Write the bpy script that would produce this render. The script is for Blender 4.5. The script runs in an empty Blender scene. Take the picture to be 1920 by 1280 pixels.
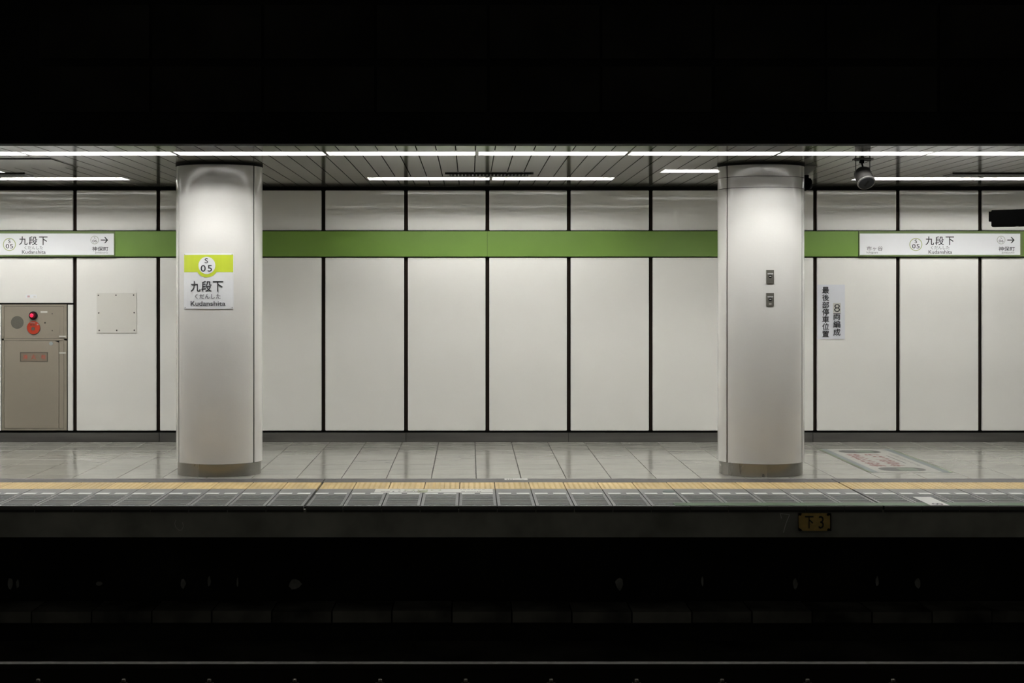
import bpy, bmesh, math, random
from mathutils import Vector, Matrix
random.seed(5)
PI = math.pi
SC = bpy.context.scene
COL = SC.collection

# ------------------------------------------------------------------ camera
F = 2500.0                       # focal length in pixels of a 1920 wide frame
VX, VY = 881.0, 545.0            # vanishing point of the platform axis
H = 1.6507                       # eye height above the platform floor
DW = 14.582                      # distance to the back wall
cam = bpy.data.cameras.new('camera')
cam.lens = F / 1920 * 36
cam.sensor_width = 36
cam.shift_x = (960 - VX) / 1920
cam.shift_y = (VY - 640) / 1920
cam.clip_end = 200
co = bpy.data.objects.new('camera', cam)
COL.objects.link(co)
co.location = (0, 0, H)
co.rotation_euler = (PI / 2, 0, 0)
SC.camera = co
# ------------------------------------------------------------------ world and exposure
w = bpy.data.worlds.new('World')
SC.world = w
w.use_nodes = True
w.node_tree.nodes['Background'].inputs[0].default_value = (1.0, 0.98, 0.9, 1)
w.node_tree.nodes['Background'].inputs[1].default_value = 0.03
SC.view_settings.view_transform = 'Standard'
SC.view_settings.look = 'None'
SC.view_settings.gamma = 1
SC.view_settings.exposure = 0.0
SC.view_settings.use_curve_mapping = False
LAMP = 44.5                      # radiance of the fluorescent tubes
TUBE_COL = (1.0, 0.995, 0.98)

ZC = 2.79                        # ceiling height
Y_EDGE, Y_GREY, Y_YEL, Y_BORD = 10.236, 11.123, 11.495, 11.724
Y_CEIL0 = 10.478
X0, X1 = -6.9, 7.6               # stretch built piece by piece


def X(px, d=DW):
    return (px - VX) * d / F


def Z(py, d=DW):
    return H + (VY - py) * d / F


def DF(py, z=0.0):               # distance at which a level z shows at picture row py
    return (H - z) * F / (py - VY)


# ------------------------------------------------------------------ materials
def mat(name, col, rough=0.5, metal=0.0, spec=0.5, var=0.0, nscale=3.0, nstretch=(1, 1, 1), bump=0.0,
        bscale=60.0, rvar=0.0, emit=None, estr=0.0, objvar=0.0, coat=0.0, bdist=0.002, ndetail=4.0):
    m = bpy.data.materials.new(name)
    m.use_nodes = True
    nt = m.node_tree
    b = nt.nodes['Principled BSDF']
    b.inputs['Base Color'].default_value = (*col, 1)
    b.inputs['Roughness'].default_value = rough
    b.inputs['Metallic'].default_value = metal
    b.inputs['Specular IOR Level'].default_value = spec
    b.inputs['Coat Weight'].default_value = coat
    b.inputs['Coat Roughness'].default_value = 0.08
    tc = nt.nodes.new('ShaderNodeTexCoord')
    if var > 0 or rvar > 0 or objvar > 0:
        mp = nt.nodes.new('ShaderNodeMapping')
        mp.inputs['Scale'].default_value = nstretch
        nt.links.new(tc.outputs['Object'], mp.inputs['Vector'])
        no = nt.nodes.new('ShaderNodeTexNoise')
        no.inputs['Scale'].default_value = nscale
        no.inputs['Detail'].default_value = ndetail
        vec = mp.outputs[0]
        oi = nt.nodes.new('ShaderNodeObjectInfo')
        ad = nt.nodes.new('ShaderNodeVectorMath')
        ad.operation = 'ADD'
        mu = nt.nodes.new('ShaderNodeMath')
        mu.operation = 'MULTIPLY'
        mu.inputs[1].default_value = 37.0
        nt.links.new(oi.outputs['Random'], mu.inputs[0])
        nt.links.new(vec, ad.inputs[0])
        nt.links.new(mu.outputs[0], ad.inputs[1])
        nt.links.new(ad.outputs[0], no.inputs['Vector'])
        if var > 0 or objvar > 0:
            mr = nt.nodes.new('ShaderNodeMapRange')
            mr.inputs[1].default_value = 0.3
            mr.inputs[2].default_value = 0.7
            mr.inputs[3].default_value = 1 - var
            mr.inputs[4].default_value = 1 + var
            nt.links.new(no.outputs['Fac'], mr.inputs[0])
            mo = nt.nodes.new('ShaderNodeMapRange')
            mo.inputs[3].default_value = 1 - objvar
            mo.inputs[4].default_value = 1 + objvar
            nt.links.new(oi.outputs['Random'], mo.inputs[0])
            m2 = nt.nodes.new('ShaderNodeMath')
            m2.operation = 'MULTIPLY'
            nt.links.new(mr.outputs[0], m2.inputs[0])
            nt.links.new(mo.outputs[0], m2.inputs[1])
            vm = nt.nodes.new('ShaderNodeVectorMath')
            vm.operation = 'SCALE'
            vm.inputs[0].default_value = col
            nt.links.new(m2.outputs[0], vm.inputs['Scale'])
            nt.links.new(vm.outputs[0], b.inputs['Base Color'])
        if rvar > 0:
            r2 = nt.nodes.new('ShaderNodeMapRange')
            r2.inputs[1].default_value = 0.3
            r2.inputs[2].default_value = 0.7
            r2.inputs[3].default_value = max(0.02, rough - rvar)
            r2.inputs[4].default_value = rough + rvar
            nt.links.new(no.outputs['Fac'], r2.inputs[0])
            nt.links.new(r2.outputs[0], b.inputs['Roughness'])
    if bump > 0:
        n2 = nt.nodes.new('ShaderNodeTexNoise')
        n2.inputs['Scale'].default_value = bscale
        n2.inputs['Detail'].default_value = 2
        nt.links.new(tc.outputs['Object'], n2.inputs['Vector'])
        bp = nt.nodes.new('ShaderNodeBump')
        bp.inputs['Strength'].default_value = bump
        bp.inputs['Distance'].default_value = bdist
        nt.links.new(n2.outputs['Fac'], bp.inputs['Height'])
        nt.links.new(bp.outputs[0], b.inputs['Normal'])
    if emit:
        b.inputs['Emission Color'].default_value = (*emit, 1)
        b.inputs['Emission Strength'].default_value = estr
    return m


M = {}
M['panel'] = mat('white_enamel_panel', (0.87, 0.86, 0.81), 0.03, spec=0.5, var=0.015, nscale=1.2, bump=0.12, bscale=5, bdist=0.004, objvar=0.012)
M['column'] = mat('glossy_column_cladding', (0.78, 0.77, 0.73), 0.02, spec=0.8, var=0.012, nscale=2, bump=0.45, bscale=85, bdist=0.0008)
M['seam'] = mat('dark_seam', (0.02, 0.014, 0.010), 0.8, spec=0.1)
M['black'] = mat('black_recess', (0.006, 0.006, 0.006), 0.7, spec=0.2)
M['collar'] = mat('black_collar', (0.008, 0.008, 0.008), 0.6, spec=0.2)
M['green'] = mat('green_band', (0.12, 0.23, 0.02), 0.5, spec=0.8, var=0.05, nscale=1.5)
M['greenframe'] = mat('olive_frame', (0.14, 0.19, 0.07), 0.4)
M['signface'] = mat('sign_face_white', (0.83, 0.84, 0.85), 0.35)
M['palered'] = mat('pale_red_print', (0.62, 0.42, 0.42), 0.5)
M['cabplate'] = mat('cabinet_name_plate', (0.19, 0.155, 0.115), 0.4)
M['notice'] = mat('pale_blue_notice', (0.74, 0.755, 0.79), 0.35)
M['ink'] = mat('dark_ink', (0.02, 0.02, 0.022), 0.5)
M['greyink'] = mat('grey_ink', (0.16, 0.16, 0.16), 0.5)
M['limering'] = mat('pale_lime_ring', (0.42, 0.47, 0.22), 0.5)
M['greyring'] = mat('pale_grey_ring', (0.38, 0.40, 0.33), 0.5)
M['lime'] = mat('lime_green_print', (0.53, 0.62, 0.045), 0.4)
M['ceil'] = mat('ceiling_plank_enamel', (0.10, 0.097, 0.083), 0.13, spec=0.5, objvar=0.03, bump=0.04, bscale=3, bdist=0.002)
M['ceilvoid'] = mat('ceiling_void', (0.01, 0.01, 0.009), 0.9, spec=0.1)
M['steel'] = mat('brushed_steel', (0.36, 0.35, 0.32), 0.25, metal=0.9, var=0.25, nscale=2.5, nstretch=(1, 1, 0.05), rvar=0.05)
M['skirt'] = mat('dull_steel_skirting', (0.15, 0.145, 0.135), 0.38, metal=0.7, var=0.3, nscale=1.2, nstretch=(0.5, 1, 6))
M['tile'] = mat('floor_tile_stone', (0.335, 0.33, 0.287), 0.15, spec=0.45, var=0.09, nscale=7, nstretch=(0.5, 4, 1), objvar=0.06, bump=0.02, bscale=90, bdist=0.0004)
M['grout'] = mat('dark_grout', (0.035, 0.033, 0.028), 0.8)
M['border'] = mat('grey_border_stone', (0.088, 0.083, 0.082), 0.5, var=0.1, nscale=3)
M['yellow'] = mat('worn_yellow_tactile', (0.53, 0.39, 0.175), 0.5, var=0.14, nscale=5, nstretch=(1.5, 0.6, 1), objvar=0.06)
M['edge'] = mat('grey_edge_stone', (0.175, 0.176, 0.172), 0.5, var=0.12, nscale=6, objvar=0.06, bump=0.1)
M['groove'] = mat('dirty_groove', (0.075, 0.075, 0.071), 0.8)
M['nosing'] = mat('black_nosing', (0.16, 0.155, 0.14), 0.7)
M['dash'] = mat('white_dash_paint', (0.62, 0.63, 0.60), 0.5, var=0.08, nscale=8)
M['greenline'] = mat('green_line_paint', (0.055, 0.105, 0.05), 0.5, var=0.15, nscale=6)
M['concrete'] = mat('sooty_concrete', (0.36, 0.36, 0.31), 0.8, spec=0.2, var=0.35, nscale=2.5, bump=0.3, bscale=20)
M['soot'] = mat('soot_black_beam', (0.012, 0.012, 0.011), 0.8, spec=0.15, var=0.3, nscale=2)  # deep shade on the beam is put into this colour
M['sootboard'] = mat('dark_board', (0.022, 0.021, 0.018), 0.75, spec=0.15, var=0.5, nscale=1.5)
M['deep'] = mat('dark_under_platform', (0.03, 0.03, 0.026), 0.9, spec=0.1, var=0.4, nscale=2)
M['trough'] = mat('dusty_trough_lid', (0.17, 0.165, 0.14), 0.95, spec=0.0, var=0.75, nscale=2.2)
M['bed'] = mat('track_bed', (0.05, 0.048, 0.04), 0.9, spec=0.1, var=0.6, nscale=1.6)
M['rail'] = mat('rail_steel', (0.03, 0.027, 0.022), 0.9, spec=0.05)
M['railtop'] = mat('polished_rail_head', (0.14, 0.135, 0.12), 0.45, metal=0.6)
M['bolt'] = mat('rusty_bolt', (0.12, 0.11, 0.09), 0.9, spec=0.1)
M['patch'] = mat('pale_patch', (0.4, 0.4, 0.36), 0.9, var=0.4, nscale=12)
M['housing'] = mat('lamp_reflector', (0.5, 0.5, 0.49), 0.5)
M['tube'] = mat('fluorescent_tube', (0.9, 0.9, 0.9), 0.5, emit=TUBE_COL, estr=LAMP)
M['cabinet'] = mat('beige_cabinet_steel', (0.265, 0.235, 0.185), 0.4, var=0.02, nscale=2)
M['cabdark'] = mat('cabinet_shadow_line', (0.09, 0.08, 0.06), 0.6)  # dark brown of the cabinet body, call button and name border
M['grill'] = mat('speaker_grill', (0.10, 0.095, 0.075), 0.6, var=0.3, nscale=400)
M['redlens'] = mat('red_lens', (0.10, 0.004, 0.012), 0.1)
M['redglow'] = mat('red_lamp_glow', (0.5, 0.0, 0.03), 0.3, emit=(1.0, 0.012, 0.06), estr=1.2)
M['redplate'] = mat('red_plate', (0.42, 0.045, 0.02), 0.35)
M['redink'] = mat('red_ink', (0.42, 0.07, 0.04), 0.5)
M['fadedred'] = mat('faded_red_ink', (0.27, 0.15, 0.135), 0.6)
M['label'] = mat('pale_label', (0.55, 0.54, 0.49), 0.5)
M['bluelabel'] = mat('blue_grey_label', (0.30, 0.33, 0.34), 0.4)
M['access'] = mat('access_panel_paint', (0.74, 0.725, 0.665), 0.3)
M['screw'] = mat('screw_steel', (0.06, 0.055, 0.045), 0.5, metal=0.5)
M['poster'] = mat('white_floor_film', (0.36, 0.355, 0.32), 0.35)
M['posterblue'] = mat('blue_grey_stripe', (0.15, 0.175, 0.18), 0.35)
M['postergreen'] = mat('green_stripe', (0.13, 0.17, 0.08), 0.35)
M['posterdark'] = mat('dark_phone_print', (0.05, 0.052, 0.042), 0.35)
M['posterscreen'] = mat('pale_green_print', (0.14, 0.18, 0.13), 0.35)
M['sticker'] = mat('white_sticker', (0.55, 0.55, 0.52), 0.4)
M['stickergreen'] = mat('sage_green_print', (0.30, 0.33, 0.20), 0.4)
M['oval'] = mat('grey_green_disc', (0.10, 0.13, 0.12), 0.5)
M['keyplate'] = mat('key_plate_metal', (0.13, 0.125, 0.105), 0.4, metal=0.2)
M['chrome'] = mat('bright_metal', (0.75, 0.75, 0.73), 0.25, metal=0.3)
M['cctv'] = mat('grey_camera_housing', (0.035, 0.033, 0.03), 0.5, spec=0.3)
M['cctvrim'] = mat('pale_camera_rim', (0.16, 0.155, 0.145), 0.4)
M['cctvface'] = mat('dark_camera_face', (0.018, 0.019, 0.021), 0.5, spec=0.15)
M['bracket'] = mat('grey_bracket', (0.12, 0.12, 0.115), 0.4)
M['greyplate'] = mat('grey_bracket_plate', (0.62, 0.62, 0.59), 0.4)
M['blackbox'] = mat('black_painted_box', (0.002, 0.002, 0.002), 0.8, spec=0.02)
M['plate'] = mat('yellow_number_plate', (0.68, 0.47, 0.13), 0.5, var=0.2, nscale=15)
M['chalk'] = mat('chalk', (0.85, 0.85, 0.82), 0.9)


# ------------------------------------------------------------------ helpers
def link(name, me, m=None, parent=None, loc=(0, 0, 0)):
    o = bpy.data.objects.new(name, me)
    COL.objects.link(o)
    if me is not None and m is not None:
        for k in (m if isinstance(m, (list, tuple)) else [m]):
            me.materials.append(M[k])
    if parent:
        o.parent = parent
    o.location = loc
    return o


def empty(name, loc=(0, 0, 0)):
    return link(name, None, loc=loc)


def tag(o, label=None, cat=None, group=None, kind=None):
    if label:
        o['label'] = label
    if cat:
        o['category'] = cat
    if group:
        o['group'] = group
    if kind:
        o['kind'] = kind
    return o


def child(o, root):              # parent while keeping the world place (roots only move, never turn)
    o.parent = root
    o.location = Vector(o.location) - Vector(root.location)
    return o


def bmbox(bm, x0, x1, y0, y1, z0, z1, mi=0):
    v = [bm.verts.new(p) for p in [(x0, y0, z0), (x1, y0, z0), (x1, y1, z0), (x0, y1, z0),
                                   (x0, y0, z1), (x1, y0, z1), (x1, y1, z1), (x0, y1, z1)]]
    for f in [(0, 3, 2, 1), (4, 5, 6, 7), (0, 1, 5, 4), (1, 2, 6, 5), (2, 3, 7, 6), (3, 0, 4, 7)]:
        bm.faces.new([v[i] for i in f]).material_index = mi


def mesh(bm, smooth=False):
    bmesh.ops.recalc_face_normals(bm, faces=bm.faces)
    me = bpy.data.meshes.new('mesh')
    bm.to_mesh(me)
    bm.free()
    if smooth:
        for p in me.polygons:
            p.use_smooth = True
    return me


def box(name, x0, x1, y0, y1, z0, z1, m, parent=None, bev=0.0, seg=1):
    """box whose origin sits at its own centre"""
    cx, cy, cz = (x0 + x1) / 2, (y0 + y1) / 2, (z0 + z1) / 2
    bm = bmesh.new()
    bmbox(bm, x0 - cx, x1 - cx, y0 - cy, y1 - cy, z0 - cz, z1 - cz)
    if bev > 0:
        bmesh.ops.bevel(bm, geom=bm.edges[:], offset=bev, segments=seg, affect='EDGES')
    o = link(name, mesh(bm), m, None, (cx, cy, cz))
    if parent:
        child(o, parent)
    return o


def cyl(name, p0, p1, r0, r1, m, parent=None, n=24, smooth=True):
    p0, p1 = Vector(p0), Vector(p1)
    d = p1 - p0
    c = (p0 + p1) / 2
    bm = bmesh.new()
    bmesh.ops.create_cone(bm, cap_ends=True, segments=n, radius1=r0, radius2=r1, depth=d.length,
                          matrix=d.to_track_quat('Z', 'Y').to_matrix().to_4x4())
    me = mesh(bm)
    if smooth:
        for p in me.polygons:
            p.use_smooth = len(p.vertices) == 4
    o = link(name, me, m, None, c)
    if parent:
        child(o, parent)
    return o


def ring(name, cx, cz, y, r0, r1, m, parent, n=40, surf=None, start=0.0, end=2 * PI, sx=1.0):
    bm = bmesh.new()
    vs = []
    nr = 6 if surf else 1
    rs = [r0 + (r1 - r0) * k / nr for k in range(nr + 1)]
    for i in range(n + 1):
        a = start + (end - start) * i / n
        q = []
        for r in rs:
            x, z = cx + sx * r * math.cos(a), cz + r * math.sin(a)
            q.append(bm.verts.new((x, surf(x) if surf else y, z)))
        vs.append(q)
    for i in range(n):
        for k in range(nr):
            bm.faces.new((vs[i][k], vs[i][k + 1], vs[i + 1][k + 1], vs[i + 1][k]))
    bmesh.ops.remove_doubles(bm, verts=bm.verts, dist=1e-6)
    o = link(name, mesh(bm), m)
    return child(o, parent)


def ngon(name, pts, m, parent=None, thick=0.0, axis='y'):
    """flat polygon given by world points, with thickness along an axis"""
    c = sum((Vector(p) for p in pts), Vector()) / len(pts)
    bm = bmesh.new()
    f = bm.faces.new([bm.verts.new(Vector(p) - c) for p in pts])
    if thick:
        r = bmesh.ops.extrude_face_region(bm, geom=[f])
        d = {'y': Vector((0, thick, 0)), 'z': Vector((0, 0, -thick)), 'x': Vector((thick, 0, 0))}[axis]
        bmesh.ops.translate(bm, vec=d, verts=[e for e in r['geom'] if isinstance(e, bmesh.types.BMVert)])
    o = link(name, mesh(bm), m, None, c)
    if parent:
        child(o, parent)
    return o


def text_fit(name, body, x0, x1, z0, z1, y, m, parent, bold=0.0, surf=None, floor=False, rot=0, mirror=False):
    """print lettering that fills a rectangle on a vertical face (or, floor=True, on a level face)"""
    c = bpy.data.curves.new('text', 'FONT')
    c.body = body
    c.resolution_u = 3
    c.offset = min(bold, 0.0)
    t = bpy.data.objects.new('text', c)
    COL.objects.link(t)
    dg = bpy.context.evaluated_depsgraph_get()
    me = bpy.data.meshes.new_from_object(t.evaluated_get(dg))
    bpy.data.objects.remove(t)
    co_ = [v.co.copy() for v in me.vertices]
    if rot:
        R = Matrix.Rotation(rot, 3, 'Z')
        co_ = [R @ v for v in co_]
    ax, bx = min(v.x for v in co_), max(v.x for v in co_)
    ay, by = min(v.y for v in co_), max(v.y for v in co_)
    for v, q in zip(me.vertices, co_):
        X_ = x0 + (q.x - ax) / (bx - ax) * (x1 - x0)
        Z_ = z0 + (q.y - ay) / (by - ay) * (z1 - z0)
        v.co = (X_, Z_, y) if floor else (X_, surf(X_) if surf else y, Z_)
    me.materials.clear()
    if bold > 0:                 # heavier strokes: the outline repeated a hair to each side
        q = 0.75 * bold * abs(z1 - z0)
        bm = bmesh.new()
        for k, (du, dv) in enumerate(((-q, 0), (q, 0), (0, q), (0, -q))):
            m_ = me.copy()
            lay = 0.00012 * k
            m_.transform(Matrix.Translation((du, dv, lay) if floor else (du, -lay, dv)))
            bm.from_mesh(m_)
            bpy.data.meshes.remove(m_)
        bm.to_mesh(me)
        bm.free()
    o = link(name, me, m)
    return child(o, parent)


# ================================================================== FLOOR
floor = box('floor', -16, 17, Y_EDGE + 0.06, DW + 0.3, -0.24, -0.016, 'grout')
tag(floor, 'pale grey stone tiled platform floor in front of the white wall', kind='structure')
TP = 0.3963
rows = [(Y_BORD, 11.97), (11.97, 12.33), (12.33, 12.69), (12.69, 13.055), (13.055, 13.42), (13.42, 13.78),
        (13.78, 14.14), (14.14, DW - 0.005)]
tile_me = {}
for j, (ya, yb) in enumerate(rows):
    d = round(yb - ya, 4)
    if d not in tile_me:
        bm = bmesh.new()
        bmbox(bm, -TP / 2 + 0.003, TP / 2 - 0.003, -d / 2 + 0.003, d / 2 - 0.003, -0.016, 0)
        bmesh.ops.bevel(bm, geom=[e for e in bm.edges if all(v.co.z > -0.001 for v in e.verts)], offset=0.0015, segments=1, affect='EDGES')
        me = mesh(bm)
        me.materials.append(M['tile'])
        tile_me[d] = me
    me = tile_me[d]
    for k in range(-16, 19):
        xc = 0.0558 + TP * (k + 0.5)
        o = link('floor_tile', me, None, floor)
        o.location = Vector((xc, (ya + yb) / 2, random.uniform(-0.0004, 0.0002))) - Vector(floor.location)
# outer stretches, never in the photograph: tile sheets joined
for s, (xa, xb) in enumerate(((-16, 0.0558 - 16 * TP), (0.0558 + 19 * TP, 17))):
    bm = bmesh.new()
    n = int((xb - xa) / TP)
    for ya, yb in rows:
        for k in range(n):
            x = xb - (k + 1) * TP if s == 0 else xa + k * TP
            bmbox(bm, x + 0.003, x + TP - 0.003, ya + 0.0022, yb - 0.0022, -0.016, 0)
    o = link('floor_tile_field', mesh(bm), 'tile')
    child(o, floor)
    tag(o, kind='stuff')

# ================================================================== PLATFORM EDGE
edge = box('trim_1', -16, 17, Y_EDGE + 0.06, Y_BORD - 0.001, -0.06, -0.03, 'grout')
tag(edge, 'platform edge of grey grooved stones, yellow tactile tiles and white dashes', kind='structure')
EP = 0.2965
EX = -0.086                                     # a joint
joint_wide = {-4: 0.011, 11: 0.009}             # the two expansion joints
# border strip, cut at the two expansion joints
cuts = [X0 - 3, EX - 4 * EP, EX + 11 * EP, X1 + 3]
for a, b in zip(cuts[:-1], cuts[1:]):
    box('border_strip', a + 0.004, b - 0.004, Y_YEL + 0.002, Y_BORD - 0.003, -0.03, 0.0, 'border', edge)


def tactile_mesh():
    bm = bmesh.new()
    dy = Y_YEL - Y_GREY
    bmbox(bm, -EP / 2 + 0.0035, EP / 2 - 0.0035, -dy / 2 + 0.001, dy / 2 - 0.001, -0.03, 0)
    nx, ny = 6, 7
    for i in range(nx):
        for j in range(ny):
            cx = (i + 0.5) / nx * (EP - 0.02) - (EP - 0.02) / 2
            cy = (j + 0.5) / ny * (dy - 0.02) - (dy - 0.02) / 2
            bmesh.ops.create_cone(bm, cap_ends=True, segments=8, radius1=0.0125, radius2=0.008, depth=0.003,
                                  matrix=Matrix.Translation((cx, cy, 0.0015)))
    me = mesh(bm)
    me.materials.append(M['yellow'])
    return me


def edge_mesh():
    bm = bmesh.new()
    x0, x1 = -EP / 2 + 0.004, EP / 2 - 0.004
    ya, yb = Y_EDGE + 0.012, Y_GREY - 0.001
    g0, g1 = Y_EDGE + 0.035, 10.785
    bmbox(bm, x0, x1, ya, yb, -0.05, -0.006, 1)
    bmbox(bm, x0, x1, g1, yb, -0.006, 0)
    bmbox(bm, x0, x1, ya, g0, -0.006, 0)
    bmbox(bm, x0, x0 + 0.022, g0, g1, -0.006, 0)
    bmbox(bm, x1 - 0.022, x1, g0, g1, -0.006, 0)
    n = 9
    p = (g1 - g0) / n
    for i in range(n):
        bmbox(bm, x0 + 0.022, x1 - 0.022, g0 + p * (i + 0.42), g0 + p * (i + 1.0), -0.006, -0.0005)
    me = mesh(bm)
    me.materials.append(M['edge'])
    me.materials.append(M['groove'])
    return me


def nosing_mesh():
    bm = bmesh.new()
    bmbox(bm, -EP / 2 + 0.002, EP / 2 - 0.002, Y_EDGE, Y_EDGE + 0.012, -0.030, 0)
    bmesh.ops.bevel(bm, geom=[e for e in bm.edges if all(v.co.y < Y_EDGE + 0.001 and v.co.z > -0.001 for v in e.verts)],
                    offset=0.005, segments=3, affect='EDGES')
    me = mesh(bm)
    me.materials.append(M['nosing'])
    return me


tm, em, nm = tactile_mesh(), edge_mesh(), nosing_mesh()
el = Vector(edge.location)
for k in range(-23, 26):
    xa, xb = EX + k * EP, EX + (k + 1) * EP
    if k in joint_wide:
        xa += joint_wide[k]
    if k + 1 in joint_wide:
        xb -= joint_wide[k + 1] * 0.3
    sx = (xb - xa) / EP
    xc = (xa + xb) / 2
    for nme, me, y in (('tactile_tile', tm, (Y_GREY + Y_YEL) / 2), ('edge_stone', em, 0), ('edge_nosing', nm, 0)):
        o = link(nme, me, None, edge)
        o.location = Vector((xc, y, random.uniform(-0.0008, 0.0004))) - el
        o.scale = (sx, 1, 1)
bm = bmesh.new()
bmbox(bm, -0.052, 0.052, 10.817, 10.889, 0.0, 0.0022)
dm = mesh(bm)
dm.materials.append(M['dash'])
DP = 0.1487
dx0 = X(760 + (840 + 950) / 2 / 4.8, 10.853)
for k in range(-46, 50):
    o = link('dash_mark', dm, None, edge)
    o.location = Vector((dx0 + DP * k, 0, 0)) - el

# ================================================================== FRONT FACE UNDER THE EDGE
wf = box('wall_platform_front', -16, 17, Y_EDGE + 0.022, Y_EDGE + 0.2, -0.245, -0.031, 'concrete')
tag(wf, 'sooty concrete front face of the platform below its edge', kind='structure')
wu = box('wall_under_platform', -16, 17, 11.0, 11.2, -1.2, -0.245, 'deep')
tag(wu, 'black recess wall under the platform overhang', kind='structure')
for px, py, ww, hh in [(19, 1094, 10, 22), (33, 1094, 6, 20), (185, 1094, 14, 9), (343, 1094, 11, 22), (392, 1090, 6, 20),
                       (445, 1092, 4, 20), (553, 1095, 24, 22), (1161, 1095, 15, 25), (1317, 1090, 5, 18),
                       (1491, 1094, 10, 25), (1645, 1090, 7, 20), (1721, 1094, 12, 20)]:
    d = 10.985
    ss = d / F
    cx, cz = X(px, d), Z(py, d)
    bm = bmesh.new()
    vs = []
    for i in range(9):
        a = 2 * PI * i / 9
        r = random.uniform(0.75, 1.1)
        vs.append(bm.verts.new((0.5 * ww * ss * r * math.cos(a), 0, 0.5 * hh * ss * r * math.sin(a))))
    f = bm.faces.new(vs)
    r = bmesh.ops.extrude_face_region(bm, geom=[f])
    bmesh.ops.translate(bm, vec=(0, 0.014, 0), verts=[e for e in r['geom'] if isinstance(e, bmesh.types.BMVert)])
    o = link('plaster_patch', mesh(bm), 'patch', None, (cx, d, cz))
    child(o, wu)

# ================================================================== TRACK
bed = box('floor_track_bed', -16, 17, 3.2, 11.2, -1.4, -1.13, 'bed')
tag(bed, 'dark concrete track bed below the platform', kind='structure')
tr = empty('cable_trough', (0, 10.62, -1.13))
tag(tr, 'low dusty concrete cable trough running along the foot of the dark recess wall', 'trough')
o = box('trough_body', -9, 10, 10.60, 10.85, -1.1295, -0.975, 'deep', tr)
for k in range(-19, 22):
    xa = X(622, 10.55) + 0.475 * k
    box('trough_lid', xa + 0.006, xa + 0.469, 10.55 + random.uniform(-0.008, 0.008), 10.90, -0.975, -0.885 + random.uniform(-0.006, 0.004), 'trough', tr)


def rail(y, label):
    r = empty('rail', (0, y, -1.12))
    tag(r, label, 'rail', 'running rails of the near track')
    bm = bmesh.new()
    prof = [(-0.0635, 0), (0.0635, 0), (0.0635, 0.012), (0.012, 0.03), (0.009, 0.105), (0.0325, 0.118), (0.0325, 0.148),
            (-0.0325, 0.148), (-0.0325, 0.118), (-0.009, 0.105), (-0.012, 0.03), (-0.0635, 0.012)]
    A = [bm.verts.new((-12, y + p[0], -1.12 + p[1])) for p in prof]
    B = [bm.verts.new((13, y + p[0], -1.12 + p[1])) for p in prof]
    n = len(prof)
    for i in range(n):
        bm.faces.new((A[i], A[(i + 1) % n], B[(i + 1) % n], B[i]))
    bm.faces.new(A)
    bm.faces.new(B)
    child(link('rail_web', mesh(bm), 'rail'), r)
    box('rail_head', -12, 13, y - 0.031, y + 0.031, -0.973, -0.970, 'railtop', r)
    return r


far_rail = rail(9.40, 'thin dull steel rail line crossing the black foot of the picture')
near_rail = rail(8.03, 'second running rail of the same track, nearer to the viewer')
for root, y in ((far_rail, 9.40),):
    for k in range(-9, 11):
        x = X(75, 9.35) + 0.597 * k
        o = box('rail_clip', x - 0.035, x + 0.035, y - 0.12, y - 0.05, -1.119, -1.085, 'rail', root, bev=0.006)
        b_ = cyl('clip_bolt', (x, y - 0.09, -1.085), (x, y - 0.09, -1.06), 0.016, 0.014, 'bolt', None, n=6)
        child(b_, root)
        b_.parent = o
        b_.location = Vector(b_.location) - Vector(o.location)

# ================================================================== BACK WALL
wall = box('wall_back', -16, 17, DW + 0.055, DW + 0.3, -0.2, 3.2, 'black')
tag(wall, 'black backing wall carrying tall white enamel panels', kind='structure')
seams = [140, 296.5, 451.5, 606.3, 761.2, 913.8, 1066.5, 1220.2, 1373.5, 1528.5, 1684.0, 1838.0]
while seams[0] > -1300:
    seams.insert(0, seams[0] - 154.3)
while seams[-1] < 3200:
    seams.append(seams[-1] + 154.3)
ZU1, ZU0 = Z(357), Z(431.5)
ZB1, ZB0 = Z(433.5), Z(480.8)
ZL1, ZL0 = Z(483), Z(807)
g = 0.021
for a, b in zip(seams[:-1], seams[1:]):
    xa, xb = X(a) + g, X(b) - g
    dy = random.uniform(-0.0012, 0.0012)
    box('upper_panel', xa, xb, DW + dy, DW + 0.03, ZU0, ZU1, 'panel', wall, bev=0.004, seg=2)
    if abs(b - 140) < 1:        # bay of the hydrant cabinet
        box('panel', xa, xb, DW, DW + 0.03, Z(568), ZL1, 'panel', wall, bev=0.004, seg=2)
        box('panel_strip', X(127), xb, DW, DW + 0.03, ZL0, Z(571), 'panel', wall, bev=0.003, seg=2)
        box('panel_strip', xa, X(2.0), DW, DW + 0.03, ZL0, Z(571), 'panel', wall, bev=0.003, seg=2)
    else:
        box('panel', xa, xb, DW + dy, DW + 0.03, ZL0, ZL1, 'panel', wall, bev=0.004, seg=2)
# steel mullion posts standing in the dark joints
for a in seams:
    if -300 < a < 2200:
        box('joint_post', X(a) - 0.012, X(a) + 0.012, DW + 0.03, DW + 0.054, ZL0, ZU1, 'seam', wall)

# skirting
sk = box('baseboard_back', -16, 17, DW + 0.012, DW + 0.054, 0.0, 0.098, 'black')
tag(sk, 'dull steel skirting along the foot of the white wall', kind='structure')
sj = [-2700, -1500, -620, -162, 299, 761, 1065.7, 1524, 1985, 2440, 3600]
for a, b in zip(sj[:-1], sj[1:]):
    box('skirting_plate', X(a) + 0.0025, X(b) - 0.0025, DW - 0.004, DW + 0.012, 0.001, 0.1, 'skirt', sk)

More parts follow.
